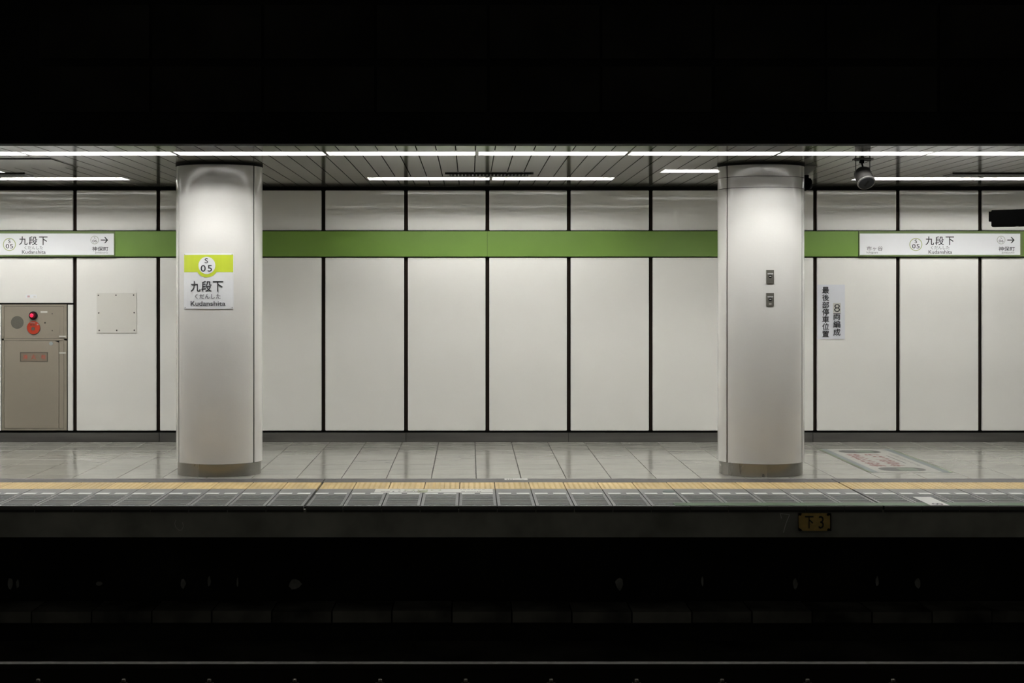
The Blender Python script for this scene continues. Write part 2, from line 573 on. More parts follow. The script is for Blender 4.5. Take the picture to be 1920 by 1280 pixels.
# green band
band = box('trim_2', -16, 17, DW + 0.002, DW + 0.05, ZB0 - 0.012, ZB1 + 0.01, 'black')
tag(band, 'green line-colour band running along the wall above head height', kind='structure')
bj = [-2600, -1483, -784, -99, 216.3, 913.8, 1608.5, 1916.5, 2613, 3500]
for a, b in zip(bj[:-1], bj[1:]):
    if (a, b) in ((-99, 216.3), (1608.5, 1916.5)):
        continue
    box('band_panel', X(a) + 0.0015, X(b) - 0.0015, DW - 0.022, DW + 0.002, ZB0, ZB1, 'green', band)

# ================================================================== CEILING
openings = []                                     # (xa, xb, ya, yb)
LY0, LY1 = 10.945, 11.235
LP = 1.2555
row1 = [(-1.1945 + LP * k + 0.008, -1.1945 + LP * k + LP - 0.012) for k in range(-6, 8)]
lamps = [(a, b, LY0, LY1, 1, i) for i, (a, b) in enumerate(row1)]
MY0, MY1 = 13.43, 13.745
starts = []
for gx in (-1.039 - 9.92, -6.003, -1.039, 3.92, 8.88):
    starts += [(gx, gx + 1.243), (gx + 1.262, gx + 2.505)]
lamps += [(a, b, MY0, MY1, 2, i) for i, (a, b) in enumerate(starts)]
lamps += [(1.831, 3.07, 12.56, 12.87, 3, 0), (-5.718, -4.478, 12.56, 12.87, 3, 1)]
for l in lamps:
    openings.append(l[:4])
vents = [(-0.222, 0.597, 12.93, 13.25), (-5.16, -4.335, 12.93, 13.25), (4.70, 5.52, 12.93, 13.25)]
for v in vents:
    openings.append(v)

ceil = box('ceiling', -16, 17, Y_CEIL0, DW + 0.3, ZC + 0.16, ZC + 0.26, 'ceilvoid')
tag(ceil, 'dark ceiling of long grey planks running from the track to the wall', kind='structure')
CPW = 0.158
cph = 0.0443


def plank(xa, xb, zt=0.012):
    ops = [o for o in openings if o[1] > xa and o[0] < xb]
    xs = sorted(set([xa, xb] + [v for o in ops for v in o[:2] if xa < v < xb]))
    ys = sorted(set([Y_CEIL0 + 0.001, DW - 0.002] + [v for o in ops for v in o[2:4]]))
    bm = bmesh.new()
    vt = {}

    def V(x, y, z):
        k = (round(x, 5), round(y, 5), round(z, 5))
        if k not in vt:
            vt[k] = bm.verts.new((x - (xa + xb) / 2, y, z))
        return vt[k]
    solid = {}
    for i in range(len(xs) - 1):
        for j in range(len(ys) - 1):
            mx, my = (xs[i] + xs[i + 1]) / 2, (ys[j] + ys[j + 1]) / 2
            solid[i, j] = not any(o[0] < mx < o[1] and o[2] < my < o[3] for o in ops)
    z0, z1 = 0, zt
    for (i, j), s in solid.items():
        if not s:
            continue
        a, b, c, d = xs[i], xs[i + 1], ys[j], ys[j + 1]
        bm.faces.new((V(a, c, z0), V(a, d, z0), V(b, d, z0), V(b, c, z0)))
        bm.faces.new((V(a, c, z1), V(b, c, z1), V(b, d, z1), V(a, d, z1)))
        for (ni, nj), q in (((i - 1, j), ((a, c), (a, d))), ((i + 1, j), ((b, d), (b, c))),
                            ((i, j - 1), ((b, c), (a, c))), ((i, j + 1), ((a, d), (b, d)))):
            if not solid.get((ni, nj), False):
                (p0, p1), (q0, q1) = q
                bm.faces.new((V(p0, p1, z0), V(q0, q1, z0), V(q0, q1, z1), V(p0, p1, z1)))
    return mesh(bm)


plain = None
kmin, kmax = int((-8.0 - cph) / CPW), int((8.4 - cph) / CPW)
for k in range(kmin, kmax):
    xa, xb = cph + k * CPW + 0.0045, cph + (k + 1) * CPW - 0.0045
    cut = any(o[1] > xa and o[0] < xb for o in openings)
    if not cut and plain:
        me = plain
    else:
        me = plank(xa, xb)
        me.materials.append(M['ceil'])
        if not cut:
            plain = me
    o = link('ceiling_plank', me, None, ceil)
    o.location = Vector(((xa + xb) / 2, 0, ZC + random.uniform(0, 0.0008))) - Vector(ceil.location)
for xa, xb in ((-16, cph + kmin * CPW), (cph + kmax * CPW, 17)):
    o = link('outer_ceiling_sheet', plank(xa, xb), 'ceil')
    o.location = ((xa + xb) / 2, 0, ZC)
    child(o, ceil)
    tag(o, kind='stuff')

blackout = link('ceiling_liner', plank(-9.0, 9.4, 0.003), 'ceilvoid')  # added sheet that blocks light behind the plank joints
blackout.location = (0.2, 0, ZC + 0.0135)
child(blackout, ceil)

# beam above the ceiling edge, painted near black for its deep shade
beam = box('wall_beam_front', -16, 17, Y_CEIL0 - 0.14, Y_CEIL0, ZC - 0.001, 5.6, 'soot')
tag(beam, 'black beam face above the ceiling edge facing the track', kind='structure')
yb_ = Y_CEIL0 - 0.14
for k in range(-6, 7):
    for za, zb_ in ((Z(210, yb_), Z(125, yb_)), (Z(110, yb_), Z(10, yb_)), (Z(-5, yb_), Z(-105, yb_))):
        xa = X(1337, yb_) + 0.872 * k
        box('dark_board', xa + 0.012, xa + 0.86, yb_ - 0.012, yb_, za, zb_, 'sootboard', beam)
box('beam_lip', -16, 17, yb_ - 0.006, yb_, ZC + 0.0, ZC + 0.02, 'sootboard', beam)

# ================================================================== LAMPS
ORD = ['nearest', 'first', 'second', 'third', 'fourth', 'fifth']


def lamp_label(rw, i):
    if rw == 1:
        names = {2: 'first, cut off by the left edge of the photo,', 3: 'second from left', 4: 'third from left', 5: 'fourth from left',
                 6: 'fifth from left', 7: 'sixth from left', 8: 'seventh from left', 9: 'last on the right, cut off by the photo edge,'}
        # index of the lamp that starts at px 611 is 6
        j = i - 1
        if j in names:
            return names[j] + ' of the front row strip lights'
        return '%s front row ceiling strip light beyond the %s edge of the photo' % (ORD[2 - j if j < 2 else j - 9], 'left' if j < 2 else 'right')
    if rw == 2:
        return {2: 'strip light of the back row at the left photo edge, mostly cut off',
                3: 'glowing strip light of the back row left of the left column',
                4: 'left one of the pair of strip lights behind the central air grille',
                5: 'right one of the pair of strip lights behind the central air grille',
                6: 'strip light of the back row just right of the hanging camera',
                7: 'strip light of the back row at the right photo edge'}.get(i, '%s back row ceiling strip light beyond the %s edge of the photo' % (ORD[2 - i if i < 2 else i - 7], 'left' if i < 2 else 'right'))
    return ['short looking strip light vanishing behind the top of the right column',
            'strip light whose tip shows at the far left edge above the back row'][i]


def lamp_meshes(L, Wd):
    dep = 0.105
    t = 0.003
    bm = bmesh.new()                              # housing: open box above the ceiling
    sh = []
    for q in (0, t):                              # inner and outer shell
        x, y = L / 2 - t + q, Wd / 2 - t + q
        xi, yi = x - 0.03, y - 0.07               # top is narrower: sloping reflector sides
        lv = [[(-x, -y, 0.0), (x, -y, 0.0), (x, y, 0.0), (-x, y, 0.0)],
              [(-x, -y, 0.03), (x, -y, 0.03), (x, y, 0.03), (-x, y, 0.03)],
              [(-xi, -yi, dep + q), (xi, -yi, dep + q), (xi, yi, dep + q), (-xi, yi, dep + q)]]
        Lv, Mv, Hv = [[bm.verts.new(p) for p in l] for l in lv]
        for i in range(4):
            j = (i + 1) % 4
            bm.faces.new((Lv[i], Lv[j], Mv[j], Mv[i]))
            bm.faces.new((Mv[i], Mv[j], Hv[j], Hv[i]))
        bm.faces.new(Hv)
        sh.append(Lv)
    for i in range(4):
        j = (i + 1) % 4
        bm.faces.new((sh[0][i], sh[0][j], sh[1][j], sh[1][i]))
    me = mesh(bm)
    me.materials.append(M['housing'])
    bm = bmesh.new()
    bmesh.ops.create_cone(bm, cap_ends=True, segments=8, radius1=0.016, radius2=0.016, depth=L - 0.05,
                          matrix=Matrix.Rotation(PI / 2, 4, 'Y'))
    mt = mesh(bm)
    mt.materials.append(M['tube'])
    return me, mt


hm, tbm = lamp_meshes(1.235, 0.31)
for (xa, xb, ya, yb, rw, i) in lamps:
    r = empty('ceiling_light', ((xa + xb) / 2, (ya + yb) / 2, ZC))
    tag(r, lamp_label(rw, i), 'light', 'recessed fluorescent strip lights')
    s = (xb - xa - 0.003) / 1.235
    h = link('lamp_housing', hm, None, r)
    h.scale = (s, (yb - ya - 0.003) / 0.31, 1)
    h.location = (0, 0, 0.001)
    for sgn in (-1, 1):
        t = link('lamp_tube', tbm, None, r)
        t.scale = (s, 1, 1)
        t.location = (0, 0.045 * sgn, 0.080)

# ================================================================== AIR GRILLES
vl = ['black slotted air grille in the ceiling above the middle of the photo',
      'dark air grille in the ceiling at the left edge, before the back strip lights',
      'dark air grille in the ceiling at the upper right, before the back strip lights']
for (xa, xb, ya, yb), lb in zip(vents, vl):
    r = empty('air_grille', ((xa + xb) / 2, (ya + yb) / 2, ZC))
    tag(r, lb, 'grille')
    bm = bmesh.new()
    x, y = (xb - xa) / 2, (yb - ya) / 2
    t = 0.022
    for q in ((-x, x, -y, -y + t), (-x, x, y - t, y), (-x, -x + t, -y + t, y - t), (x - t, x, -y + t, y - t)):
        bmbox(bm, q[0], q[1], q[2], q[3], -0.004, 0.012)
    link('grille_frame', mesh(bm), 'bracket', r)
    bm = bmesh.new()
    bmbox(bm, -x - 0.02, x + 0.02, -y - 0.004, -y, -0.011, 0.0)
    link('grille_lip', mesh(bm), 'black', r)
    bm = bmesh.new()
    bmbox(bm, -x, x, -y, y, 0.05, 0.055)
    link('grille_backing', mesh(bm), 'black', r)
    bm = bmesh.new()
    bmbox(bm, -0.006, 0.006, -y + t, y - t, -0.002, 0.012)
    bmm = mesh(bm)
    bmm.materials.append(M['bracket'])
    n = 22
    for q in range(n):
        o = link('grille_bar', bmm, None, r)
        o.location = (-x + t + (q + 0.5) * (2 * x - 2 * t) / n, 0, 0)

hx1 = X(95, 11.51)
hatch = empty('ceiling_hatch', (hx1 - 0.5, 11.9, ZC))
tag(hatch, 'flat access hatch with thin dark edge in the ceiling at upper left', 'hatch')
box('hatch_edge', hx1 - 1.0, hx1, 11.505, 11.52, ZC - 0.006, ZC - 0.0005, 'black', hatch)
box('hatch_panel', hx1 - 1.0, hx1, 11.521, 12.3, ZC - 0.005, ZC - 0.0005, 'ceil', hatch)

# ================================================================== COLUMNS
CA, CB, CY = 0.388, 0.30, 12.08


def shell(name, cx, t0, t1, z0, z1, m, parent, a=CA, b=CB, th=0.010, n=40):
    """curved cladding sheet between two angles (0 = towards the track)"""
    bm = bmesh.new()
    rowsv = []
    for i in range(n + 1):
        t = t0 + (t1 - t0) * i / n
        r = []
        for (aa, bb) in ((a, b), (a - th, b - th)):
            for z in (z0, z1):
                r.append(bm.verts.new((aa * math.sin(t), -bb * math.cos(t), z - z0)))
        rowsv.append(r)
    for p, q in zip(rowsv[:-1], rowsv[1:]):
        bm.faces.new((p[0], q[0], q[1], p[1]))
        bm.faces.new((p[2], p[3], q[3], q[2]))
        bm.faces.new((p[1], q[1], q[3], p[3]))
        bm.faces.new((p[0], p[2], q[2], q[0]))
    if abs(t1 - t0) < 2 * PI - 0.01:
        for p in (rowsv[0], rowsv[-1]):
            bm.faces.new((p[0], p[1], p[3], p[2]))
    bmesh.ops.remove_doubles(bm, verts=bm.verts, dist=1e-5)
    me = mesh(bm)
    for p in me.polygons:
        p.use_smooth = True
    if hasattr(me, 'set_sharp_from_angle'):
        me.set_sharp_from_angle(angle=math.radians(30))
    o = link(name, me, m, None, (cx, CY, z0))
    return child(o, parent)


def column(cx, label, bands):
    r = empty('column', (cx, CY, 0))
    tag(r, label, 'column', 'round platform columns')
    shell('column_core', cx, -PI, PI, 0.1135, ZC, 'seam', r, a=CA - 0.014, b=CB - 0.014, th=0.02, n=64)
    shell('base_ring', cx, -PI, PI, 0.0012, 0.113, 'steel', r, a=0.374, b=0.282, th=0.012, n=72)
    shell('top_collar', cx, -PI, PI, ZC - 0.019, ZC - 0.001, 'collar', r, a=CA + 0.004, b=CB + 0.004, th=0.016, n=64)
    d = 0.027
    zs = [0.117] + bands + [ZC - 0.020]
    for za, zb in zip(zs[:-1], zs[1:]):
        za2 = za + (0.0022 if za != 0.117 else 0)
        zb2 = zb - 0.0022
        for t0, t1 in ((-PI / 3, PI / 3), (PI / 3, PI), (-PI, -PI / 3)):
            shell('cladding_panel', cx, t0 + d, t1 - d, za2, zb2, 'column', r)
    return r


CXL, CXR = X(411.5, CY), X(1426.5, CY)
column(CXL, 'left glossy white column carrying the lime and white station name plate', [])
column(CXR, 'right glossy white column with two small grey switch plates', [2.566, 2.665])


def on_col(cx, off):
    def f(x):
        u = max(-0.99, min(0.99, (x - cx) / CA))
        return CY - CB * math.sqrt(1 - u * u) - off
    return f


def col_x(px, cx):
    y = CY - CB
    for _ in range(8):
        x = (px - VX) * y / F
        y = on_col(cx, 0)(x)
    return x


def curved_plate(name, cx, x0, x1, z0, z1, off, th, m, parent, n=14):
    f = on_col(cx, off)
    bm = bmesh.new()
    q = []
    for i in range(n + 1):
        x = x0 + (x1 - x0) * i / n
        y = f(x)
        q.append([bm.verts.new(p) for p in ((x, y, z0), (x, y, z1), (x, y + th, z0), (x, y + th, z1))])
    for a, b in zip(q[:-1], q[1:]):
        bm.faces.new((a[0], b[0], b[1], a[1]))
        bm.faces.new((a[2], a[3], b[3], b[2]))
        bm.faces.new((a[1], b[1], b[3], a[3]))
        bm.faces.new((a[0], a[2], b[2], b[0]))
    for p in (q[0], q[-1]):
        bm.faces.new((p[0], p[1], p[3], p[2]))
    return child(link(name, mesh(bm), m), parent)


# station name plate on the left column
YS = 11.80
SX0, SX1 = col_x(345, CXL), col_x(438, CXL)
ZS = lambda py: Z(py, YS)
ZX = lambda px: col_x(px, CXL)
sg = empty('station_name_plate', ((SX0 + SX1) / 2, on_col(CXL, 0)((SX0 + SX1) / 2), ZS(579)))
tag(sg, 'white and lime station name plate reading Kudanshita S 05 on the left column', 'sign')
curved_plate('plate', CXL, SX0, SX1, ZS(579), ZS(475), 0.006, 0.006, 'signface', sg)
curved_plate('green_stripe', CXL, ZX(345.5), ZX(437.5), ZS(510), ZS(477.5), 0.0068, 0.0006, 'lime', sg)
f7, f8, f9 = on_col(CXL, 0.0078), on_col(CXL, 0.0088), on_col(CXL, 0.0098)
rr = YS / F
ring('lime_disc', ZX(388), ZS(497.5), 0, 0.0, 22.3 * rr, 'lime', sg, surf=f7, start=PI, end=2 * PI)
ring('white_disc', ZX(388), ZS(497.5), 0, 0.0, 16.2 * rr, 'signface', sg, surf=f8)


def colt(body, a, b, c, d, m='ink', bold=0.0):
    text_fit('lettering', body, ZX(a), ZX(b), ZS(d), ZS(c), 0, m, sg, bold, surf=f9)


colt('S', 384.2, 390.5, 484.2, 493.2, bold=0.015)
colt('0', 376.8, 386.0, 497, 509, bold=0.02)
colt('5', 389.8, 397.8, 497, 509, bold=0.02)
colt('九', 358, 376, 527, 546.5, bold=0.012)
colt('段', 378, 397.2, 526.5, 546.5, bold=0.012)
colt('下', 399.5, 419, 527, 546.5, bold=0.012)
colt('くだんした', 366, 414, 551, 560, bold=0.004)
colt('Kudanshita', 358, 423, 564.5, 573, bold=0.014)
for px, py in ((346.5, 476.5), (435.5, 476.5), (347.5, 576.5), (435.5, 576.5)):
    p = (ZX(px), on_col(CXL, 0.006)(ZX(px)), ZS(py))
    cyl('plate_screw', p, (p[0], p[1] - 0.0025, p[2]), 0.0035, 0.003, 'screw', sg, n=8)

# two switch plates on the right column
for py0, py1, lb, low in ((506, 531, 'upper small grey metal switch plate on the right column', 0),
                          (549, 573, 'lower small grey metal switch plate on the right column', 1)):
    kx0, kx1 = col_x(1436.5, CXR), col_x(1450.8, CXR)
    kp = empty('switch_plate', ((kx0 + kx1) / 2, on_col(CXR, 0)((kx0 + kx1) / 2), ZS(py1)))
    tag(kp, lb, 'switch')
    curved_plate('plate', CXR, kx0, kx1, ZS(py1), ZS(py0), 0.008, 0.008, 'keyplate', kp, n=4)
    a, b = col_x(1438.7, CXR), col_x(1449.4, CXR)
    curved_plate('name_strip', CXR, a, b, ZS(py0 + 8.3), ZS(py0 + 6.0), 0.009, 0.002, 'chrome', kp, n=3)
    kc = col_x(1443.8, CXR)
    y = on_col(CXR, 0.008)(kc)
    zc = ZS(py0 + 11.8)
    cyl('key_socket', (kc, y + 0.001, zc), (kc, y - 0.003, zc), 0.0155, 0.0155, 'black', kp, n=16)
    box('key_slot', kc - 0.009, kc + 0.009, y - 0.005, y - 0.003, zc - 0.004, zc + 0.004, 'chrome' if low else 'label', kp)
    if low:
        box('maker_tab', kc - 0.011, kc + 0.011, y - 0.002, y, ZS(py1 - 2.5), ZS(py1 - 4.3), 'label', kp)

# ================================================================== WALL SIGNS
def wall_sign(dx, label):
    D_ = DW - 0.03
    sx = lambda px: X(px + dx, D_)
    sz = lambda py: Z(py, D_)
    root = empty('station_name_board', (sx(1762), DW, ZB0))
    tag(root, label, 'sign', 'station name boards in the green band')
    yf = DW - 0.03
    bm = bmesh.new()
    xa, xb, za, zb = X(1608.5 + dx) + 0.002, X(1916.5 + dx) - 0.002, ZB0, ZB1
    ia, ib, ic, id_ = sx(1611.8), sx(1913), sz(477.7), sz(437.6)
    bmbox(bm, xa, xb, yf - 0.002, DW + 0.002, za, ic)
    bmbox(bm, xa, xb, yf - 0.002, DW + 0.002, id_, zb)
    bmbox(bm, xa, ia, yf - 0.002, DW + 0.002, ic, id_)
    bmbox(bm, ib, xb, yf - 0.002, DW + 0.002, ic, id_)
    child(link('board_frame', mesh(bm), 'greenframe'), root)
    box('board_face', ia, ib, yf, yf + 0.01, ic, id_, 'signface', root)
    yt = yf - 0.0012

    def T(body, a, b, c, d, m='ink', bold=0.0):
        text_fit('lettering', body, sx(a), sx(b), sz(d), sz(c), yt, m, root, bold)
    s = D_ / F
    ring('number_ring', sx(1717.2), sz(458.2), yt, 10.6 * s, 12.1 * s, 'limering', root)
    T('S', 1715, 1719.3, 449, 455.5, bold=0.02)
    T('0', 1710.3, 1716.6, 457.5, 465.5, bold=0.012)
    T('5', 1718.4, 1724, 457.5, 465.5, bold=0.012)
    T('九', 1735.5, 1751, 443.2, 459.2, bold=0.016)
    T('段', 1753.5, 1769.5, 443.2, 459.2, bold=0.016)
    T('下', 1773, 1788.5, 443.5, 459.2, bold=0.016)
    T('くだんした', 1745.5, 1780, 461, 467.5, 'greyink', 0.004)
    T('Kudanshita', 1741, 1785, 469, 475.6, bold=0.008)
    T('市ヶ谷', 1625, 1655, 461.5, 470, 'greyink', 0.006)
    T('Ichigaya', 1625, 1646, 471.3, 475.8, 'greyink')
    ring('number_ring', sx(1877), sz(449.8), yt, 6.9 * s, 7.8 * s, 'greyring', root)
    T('S', 1875.8, 1878.4, 444.5, 447.8, 'greyink')
    T('06', 1872.8, 1881.3, 449.3, 454, 'ink')
    T('神保町', 1872.5, 1902.5, 462.3, 470.5, bold=0.012)
    T('Jimbocho', 1878, 1902, 472.2, 475.7, 'greyink')
    # arrow
    za_ = 450.0
    for pts in ([(1888.5, za_ - 0.9), (1900, za_ - 0.9), (1900, za_ + 0.9), (1888.5, za_ + 0.9)],
                [(1894.8, za_ - 5.6), (1897.2, za_ - 5.6), (1902.3, za_), (1899.6, za_)],
                [(1899.6, za_), (1902.3, za_), (1897.2, za_ + 5.6), (1894.8, za_ + 5.6)]):
        ngon('arrow', [(sx(p[0]), yt - 0.0003, sz(p[1])) for p in pts], 'ink', root)


wall_sign(0, 'complete white station name board in the green band at the right')
wall_sign(-1699.5, 'white station name board in the green band cut off by the left photo edge')

# last car stop sign
D_ = DW - 0.006
ps = empty('stop_position_sign', (X(1558), DW, Z(636)))
tag(ps, 'pale notice with two vertical columns of black Japanese characters right of the right column', 'sign')
box('sheet', X(1532.3, D_), X(1584.3, D_), DW - 0.005, DW - 0.001, Z(636, D_), Z(533.5, D_), 'notice', ps)
D_ = DW - 0.0065
for ch, ya, yb in zip('最後部停車位置', (537.8, 551.8, 565.5, 578.8, 592.5, 606, 620), (550, 564, 577.8, 591.3, 604.8, 618, 631.8)):
    text_fit('lettering', ch, X(1541.8, D_), X(1554.4, D_), Z(yb, D_), Z(ya, D_), D_, 'ink', ps, 0.03)
box('number_patch', X(1562.2, D_), X(1576.2, D_), D_ - 0.0006, D_, Z(586.5, D_), Z(568, D_), 'label', ps)
D_ -= 0.0016
text_fit('lettering', '8', X(1564, D_), X(1575, D_), Z(584.5, D_), Z(570, D_), D_, 'ink', ps, -0.008)
for ch, ya, yb in zip('両編成', (587.5, 601.2, 616), (599.5, 614.2, 629.2)):
    text_fit('lettering', ch, X(1562.6, D_), X(1575.6, D_), Z(yb, D_), Z(ya, D_), D_, 'ink', ps, 0.025)

# access plate with eight screws
ap = empty('access_plate', (X(218.5), DW, Z(624)))
tag(ap, 'square off-white access plate with eight screws on the second wall bay', 'plate')
D_ = DW - 0.006
box('plate', X(181.5, D_), X(256, D_), DW - 0.006, DW - 0.0015, Z(624, D_), Z(549, D_), 'access', ap, bev=0.0015)
for px, py in ((184.5, 553.5), (217.5, 553.3), (250.5, 553), (185.2, 586.5), (251.5, 586), (186, 619.3), (218.8, 619.2), (251.7, 619)):
    cyl('plate_screw', (X(px, D_), D_ + 0.001, Z(py, D_)), (X(px, D_), D_ - 0.003, Z(py, D_)), 0.0085, 0.007, 'screw', ap, n=10)

# little sticker above the cabinet
st = empty('small_sticker', (X(58), DW, Z(559)))
tag(st, 'tiny white sticker with a red mark above the fire hydrant cabinet', 'sticker')
box('sticker_sheet', X(48.5), X(68.5), DW - 0.0025, DW - 0.0008, Z(558.5), Z(552), 'signface', st)
box('red_mark', X(51.5), X(56), DW - 0.0032, DW - 0.0026, Z(557.3), Z(553.8), 'palered', st)
box('grey_mark', X(63), X(67), DW - 0.0032, DW - 0.0026, Z(557.5), Z(554.5), 'access', st)

# ================================================================== FIRE HYDRANT CABINET
cb = empty('fire_hydrant_cabinet', (X(64), DW, Z(807)))
tag(cb, 'beige steel fire hydrant cabinet with red lamp and red call plate, built into the wall', 'cabinet')
D_ = DW - 0.012
cx = lambda p: X(p, D_)
cz = lambda p: Z(p, D_)
box('cabinet_body', cx(3.5), cx(125), DW - 0.003, DW + 0.05, cz(806.5), cz(570.5), 'cabdark', cb)
bm = bmesh.new()
yf0, yf1 = DW - 0.014, DW - 0.002
for q in ((3.5, 125, 574, 570.5), (3.5, 125, 638, 634.5), (3.5, 125, 806.5, 803), (3.5, 7.5, 803, 574), (120.3, 125, 803, 574)):
    bmbox(bm, cx(q[0]), cx(q[1]), yf0, yf1, cz(q[2]), cz(q[3]))
child(link('cabinet_frame', mesh(bm), 'cabinet'), cb)
up = box('upper_panel', cx(8.2), cx(119.6), DW - 0.010, DW - 0.002, cz(633.8), cz(574.8), 'cabinet', cb)
ld = box('hose_door', cx(8.2), cx(110.2), DW - 0.012, DW - 0.002, cz(802.4), cz(638.8), 'cabinet', cb)
box('side_leaf', cx(111.0), cx(119.6), DW - 0.010, DW - 0.002, cz(802.4), cz(638.8), 'cabinet', cb)
ngon('corner_gap', [(cx(103), DW - 0.0125, cz(638.9)), (cx(111), DW - 0.0125, cz(638.9)), (cx(110.5), DW - 0.0125, cz(642))], 'black', cb)


def disc(name, px, py, r, y0, y1, m, parent, r2=None, n=36):
    return cyl(name, (cx(px), y0, cz(py)), (cx(px), y1, cz(py)), r * D_ / F, (r2 or r) * D_ / F, m, parent, n=n)


yp = DW - 0.010
disc('speaker_grill', 32.3, 604.3, 11.9, yp, yp - 0.002, 'grill', cb)
disc('lamp_bezel', 62.8, 591.3, 7.8, yp, yp - 0.02, 'black', cb)
bm = bmesh.new()
bmesh.ops.create_uvsphere(bm, u_segments=20, v_segments=12, radius=0.036)
bmesh.ops.scale(bm, vec=(1, 0.9, 1), verts=bm.verts)
o = link('red_lens', mesh(bm, True), 'redlens', None, (cx(62.3), yp - 0.018, cz(591.3)))
child(o, cb)
bm = bmesh.new()
bmesh.ops.create_uvsphere(bm, u_segments=16, v_segments=10, radius=0.020)
bmesh.ops.scale(bm, vec=(1, 0.5, 1), verts=bm.verts)
o = link('red_lamp', mesh(bm, True), 'redglow', None, (cx(61.6), yp - 0.046, cz(591.0)))
tag(o, 'glowing red lamp')
child(o, cb)
disc('call_plate_rim', 63.2, 614.6, 12.6, yp, yp - 0.006, 'cabdark', cb)
cp_ = disc('call_plate', 63, 614.0, 12.2, yp - 0.006, yp - 0.010, 'redplate', cb)
tag(cp_, 'round red call button plate')
disc('call_button', 62.5, 616, 3.3, yp - 0.010, yp - 0.016, 'cabdark', cb)
text_fit('lettering', '強く押す', cx(57.5), cx(67.5), cz(610.8), cz(607), yp - 0.0115, 'posterdark', cb, 0.02)
box('call_tab', cx(57.3), cx(66.5), yp - 0.0118, yp - 0.0102, cz(605.8), cz(604), 'fadedred', cb)
disc('call_spark', 71.2, 608.2, 1.3, yp - 0.0102, yp - 0.012, 'bluelabel', cb, n=10)
box('jack_cover', cx(82.5), cx(112), yp - 0.003, yp, cz(627), cz(580), 'cabinet', cb)
disc('cover_lock', 84.5, 605, 1.6, yp - 0.003, yp - 0.006, 'screw', cb, n=10)
disc('cover_screw', 98, 588, 1.0, yp - 0.003, yp - 0.005, 'screw', cb, n=8)
disc('cover_screw', 98, 619.6, 1.0, yp - 0.003, yp - 0.005, 'screw', cb, n=8)
box('paper_label', cx(76.2), cx(89), yp - 0.0045, yp - 0.0032, cz(586.5), cz(583), 'label', cb)
box('hinge_label', cx(111), cx(123.5), yf0 - 0.0015, yf0 - 0.0002, cz(632), cz(629.3), 'label', cb)
box('hinge_label', cx(111), cx(123.5), yf0 - 0.0015, yf0 - 0.0002, cz(662.8), cz(660), 'label', cb)
disc('round_label', 95.8, 643.8, 3.6, DW - 0.012, DW - 0.0135, 'bluelabel', cb, n=20)
nm_ = box('name_window', cx(37.6), cx(89.8), DW - 0.0145, DW - 0.012, cz(678), cz(660), 'cabdark', cb)
box('name_plate', cx(39.5), cx(88), DW - 0.0155, DW - 0.0145, cz(676.4), cz(661.6), 'cabplate', cb)
for ch, a, b in (('消', 43.5, 51.5), ('火', 59, 67.5), ('栓', 77.5, 86)):
    text_fit('lettering', ch, cx(a), cx(b), cz(673), cz(664.5), DW - 0.0165, 'redink', cb, 0.02)

# ================================================================== CAMERAS AND BOX
def cctv():
    d = 11.56
    r = empty('hanging_camera', (X(1619, d), d, ZC))
    tag(r, 'grey cylindrical camera on two rods hanging below the ceiling right of the right column', 'camera')
    P = lambda px, py, dd=d: Vector((X(px, dd), dd, Z(py, dd)))
    face = P(1624, 341.5, d - 0.05)
    n = Vector((0.09, -0.66, -0.75)).normalized()
    back = face - n * 0.12
    cyl('camera_body', back, face, 0.072, 0.075, 'cctv', r, n=36)
    cyl('rear_cap', back - n * 0.02, back, 0.055, 0.072, 'cctv', r, n=36)
    cyl('camera_rim', face, face + n * 0.012, 0.078, 0.076, 'cctvrim', r, n=36)
    cyl('camera_face', face + n * 0.012, face + n * 0.016, 0.068, 0.066, 'cctvface', r, n=36)
    q = face + n * 0.0165
    u = n.cross(Vector((0, 0, 1))).normalized()
    v = u.cross(n).normalized()
    v = (v * math.cos(0.25) + u * math.sin(-0.25)).normalized()
    bm = bmesh.new()
    uu = v.cross(n)
    vs = []
    for (a, b) in ((-0.009, -0.032), (0.009, -0.032), (0.009, 0.032), (-0.009, 0.032)):
        vs.append(bm.verts.new(q + uu * a + v * b + n * 0.002))
    f = bm.faces.new(vs)
    e = bmesh.ops.extrude_face_region(bm, geom=[f])
    bmesh.ops.translate(bm, vec=-n * 0.002, verts=[g_ for g_ in e['geom'] if isinstance(g_, bmesh.types.BMVert)])
    child(link('lens_slot', mesh(bm), 'black'), r)
    for px, pb in ((1604.5, 334), (1631, 316)):
        x = X(px, d)
        cyl('hanger_rod', (x, d, Z(pb, d)), (x, d, ZC - 0.006), 0.005, 0.005, 'bracket', r, n=8)
    x0, x1 = X(1602, d), X(1633, d)
    cyl('cross_bar', (x0, d, Z(301, d)), (x1, d, Z(301, d)), 0.005, 0.005, 'bracket', r, n=8)
    box('swivel_joint', X(1612, d), X(1619.5, d), d - 0.02, d + 0.02, Z(306, d), Z(296, d), 'blackbox', r, bev=0.004)
    cyl('swivel_stem', P(1615.5, 304), P(1618, 314), 0.008, 0.008, 'blackbox', r, n=8)
    box('ceiling_plate', X(1601, d), X(1635, d), d - 0.05, d + 0.05, ZC - 0.006, ZC - 0.0005, 'bracket', r)


cctv()
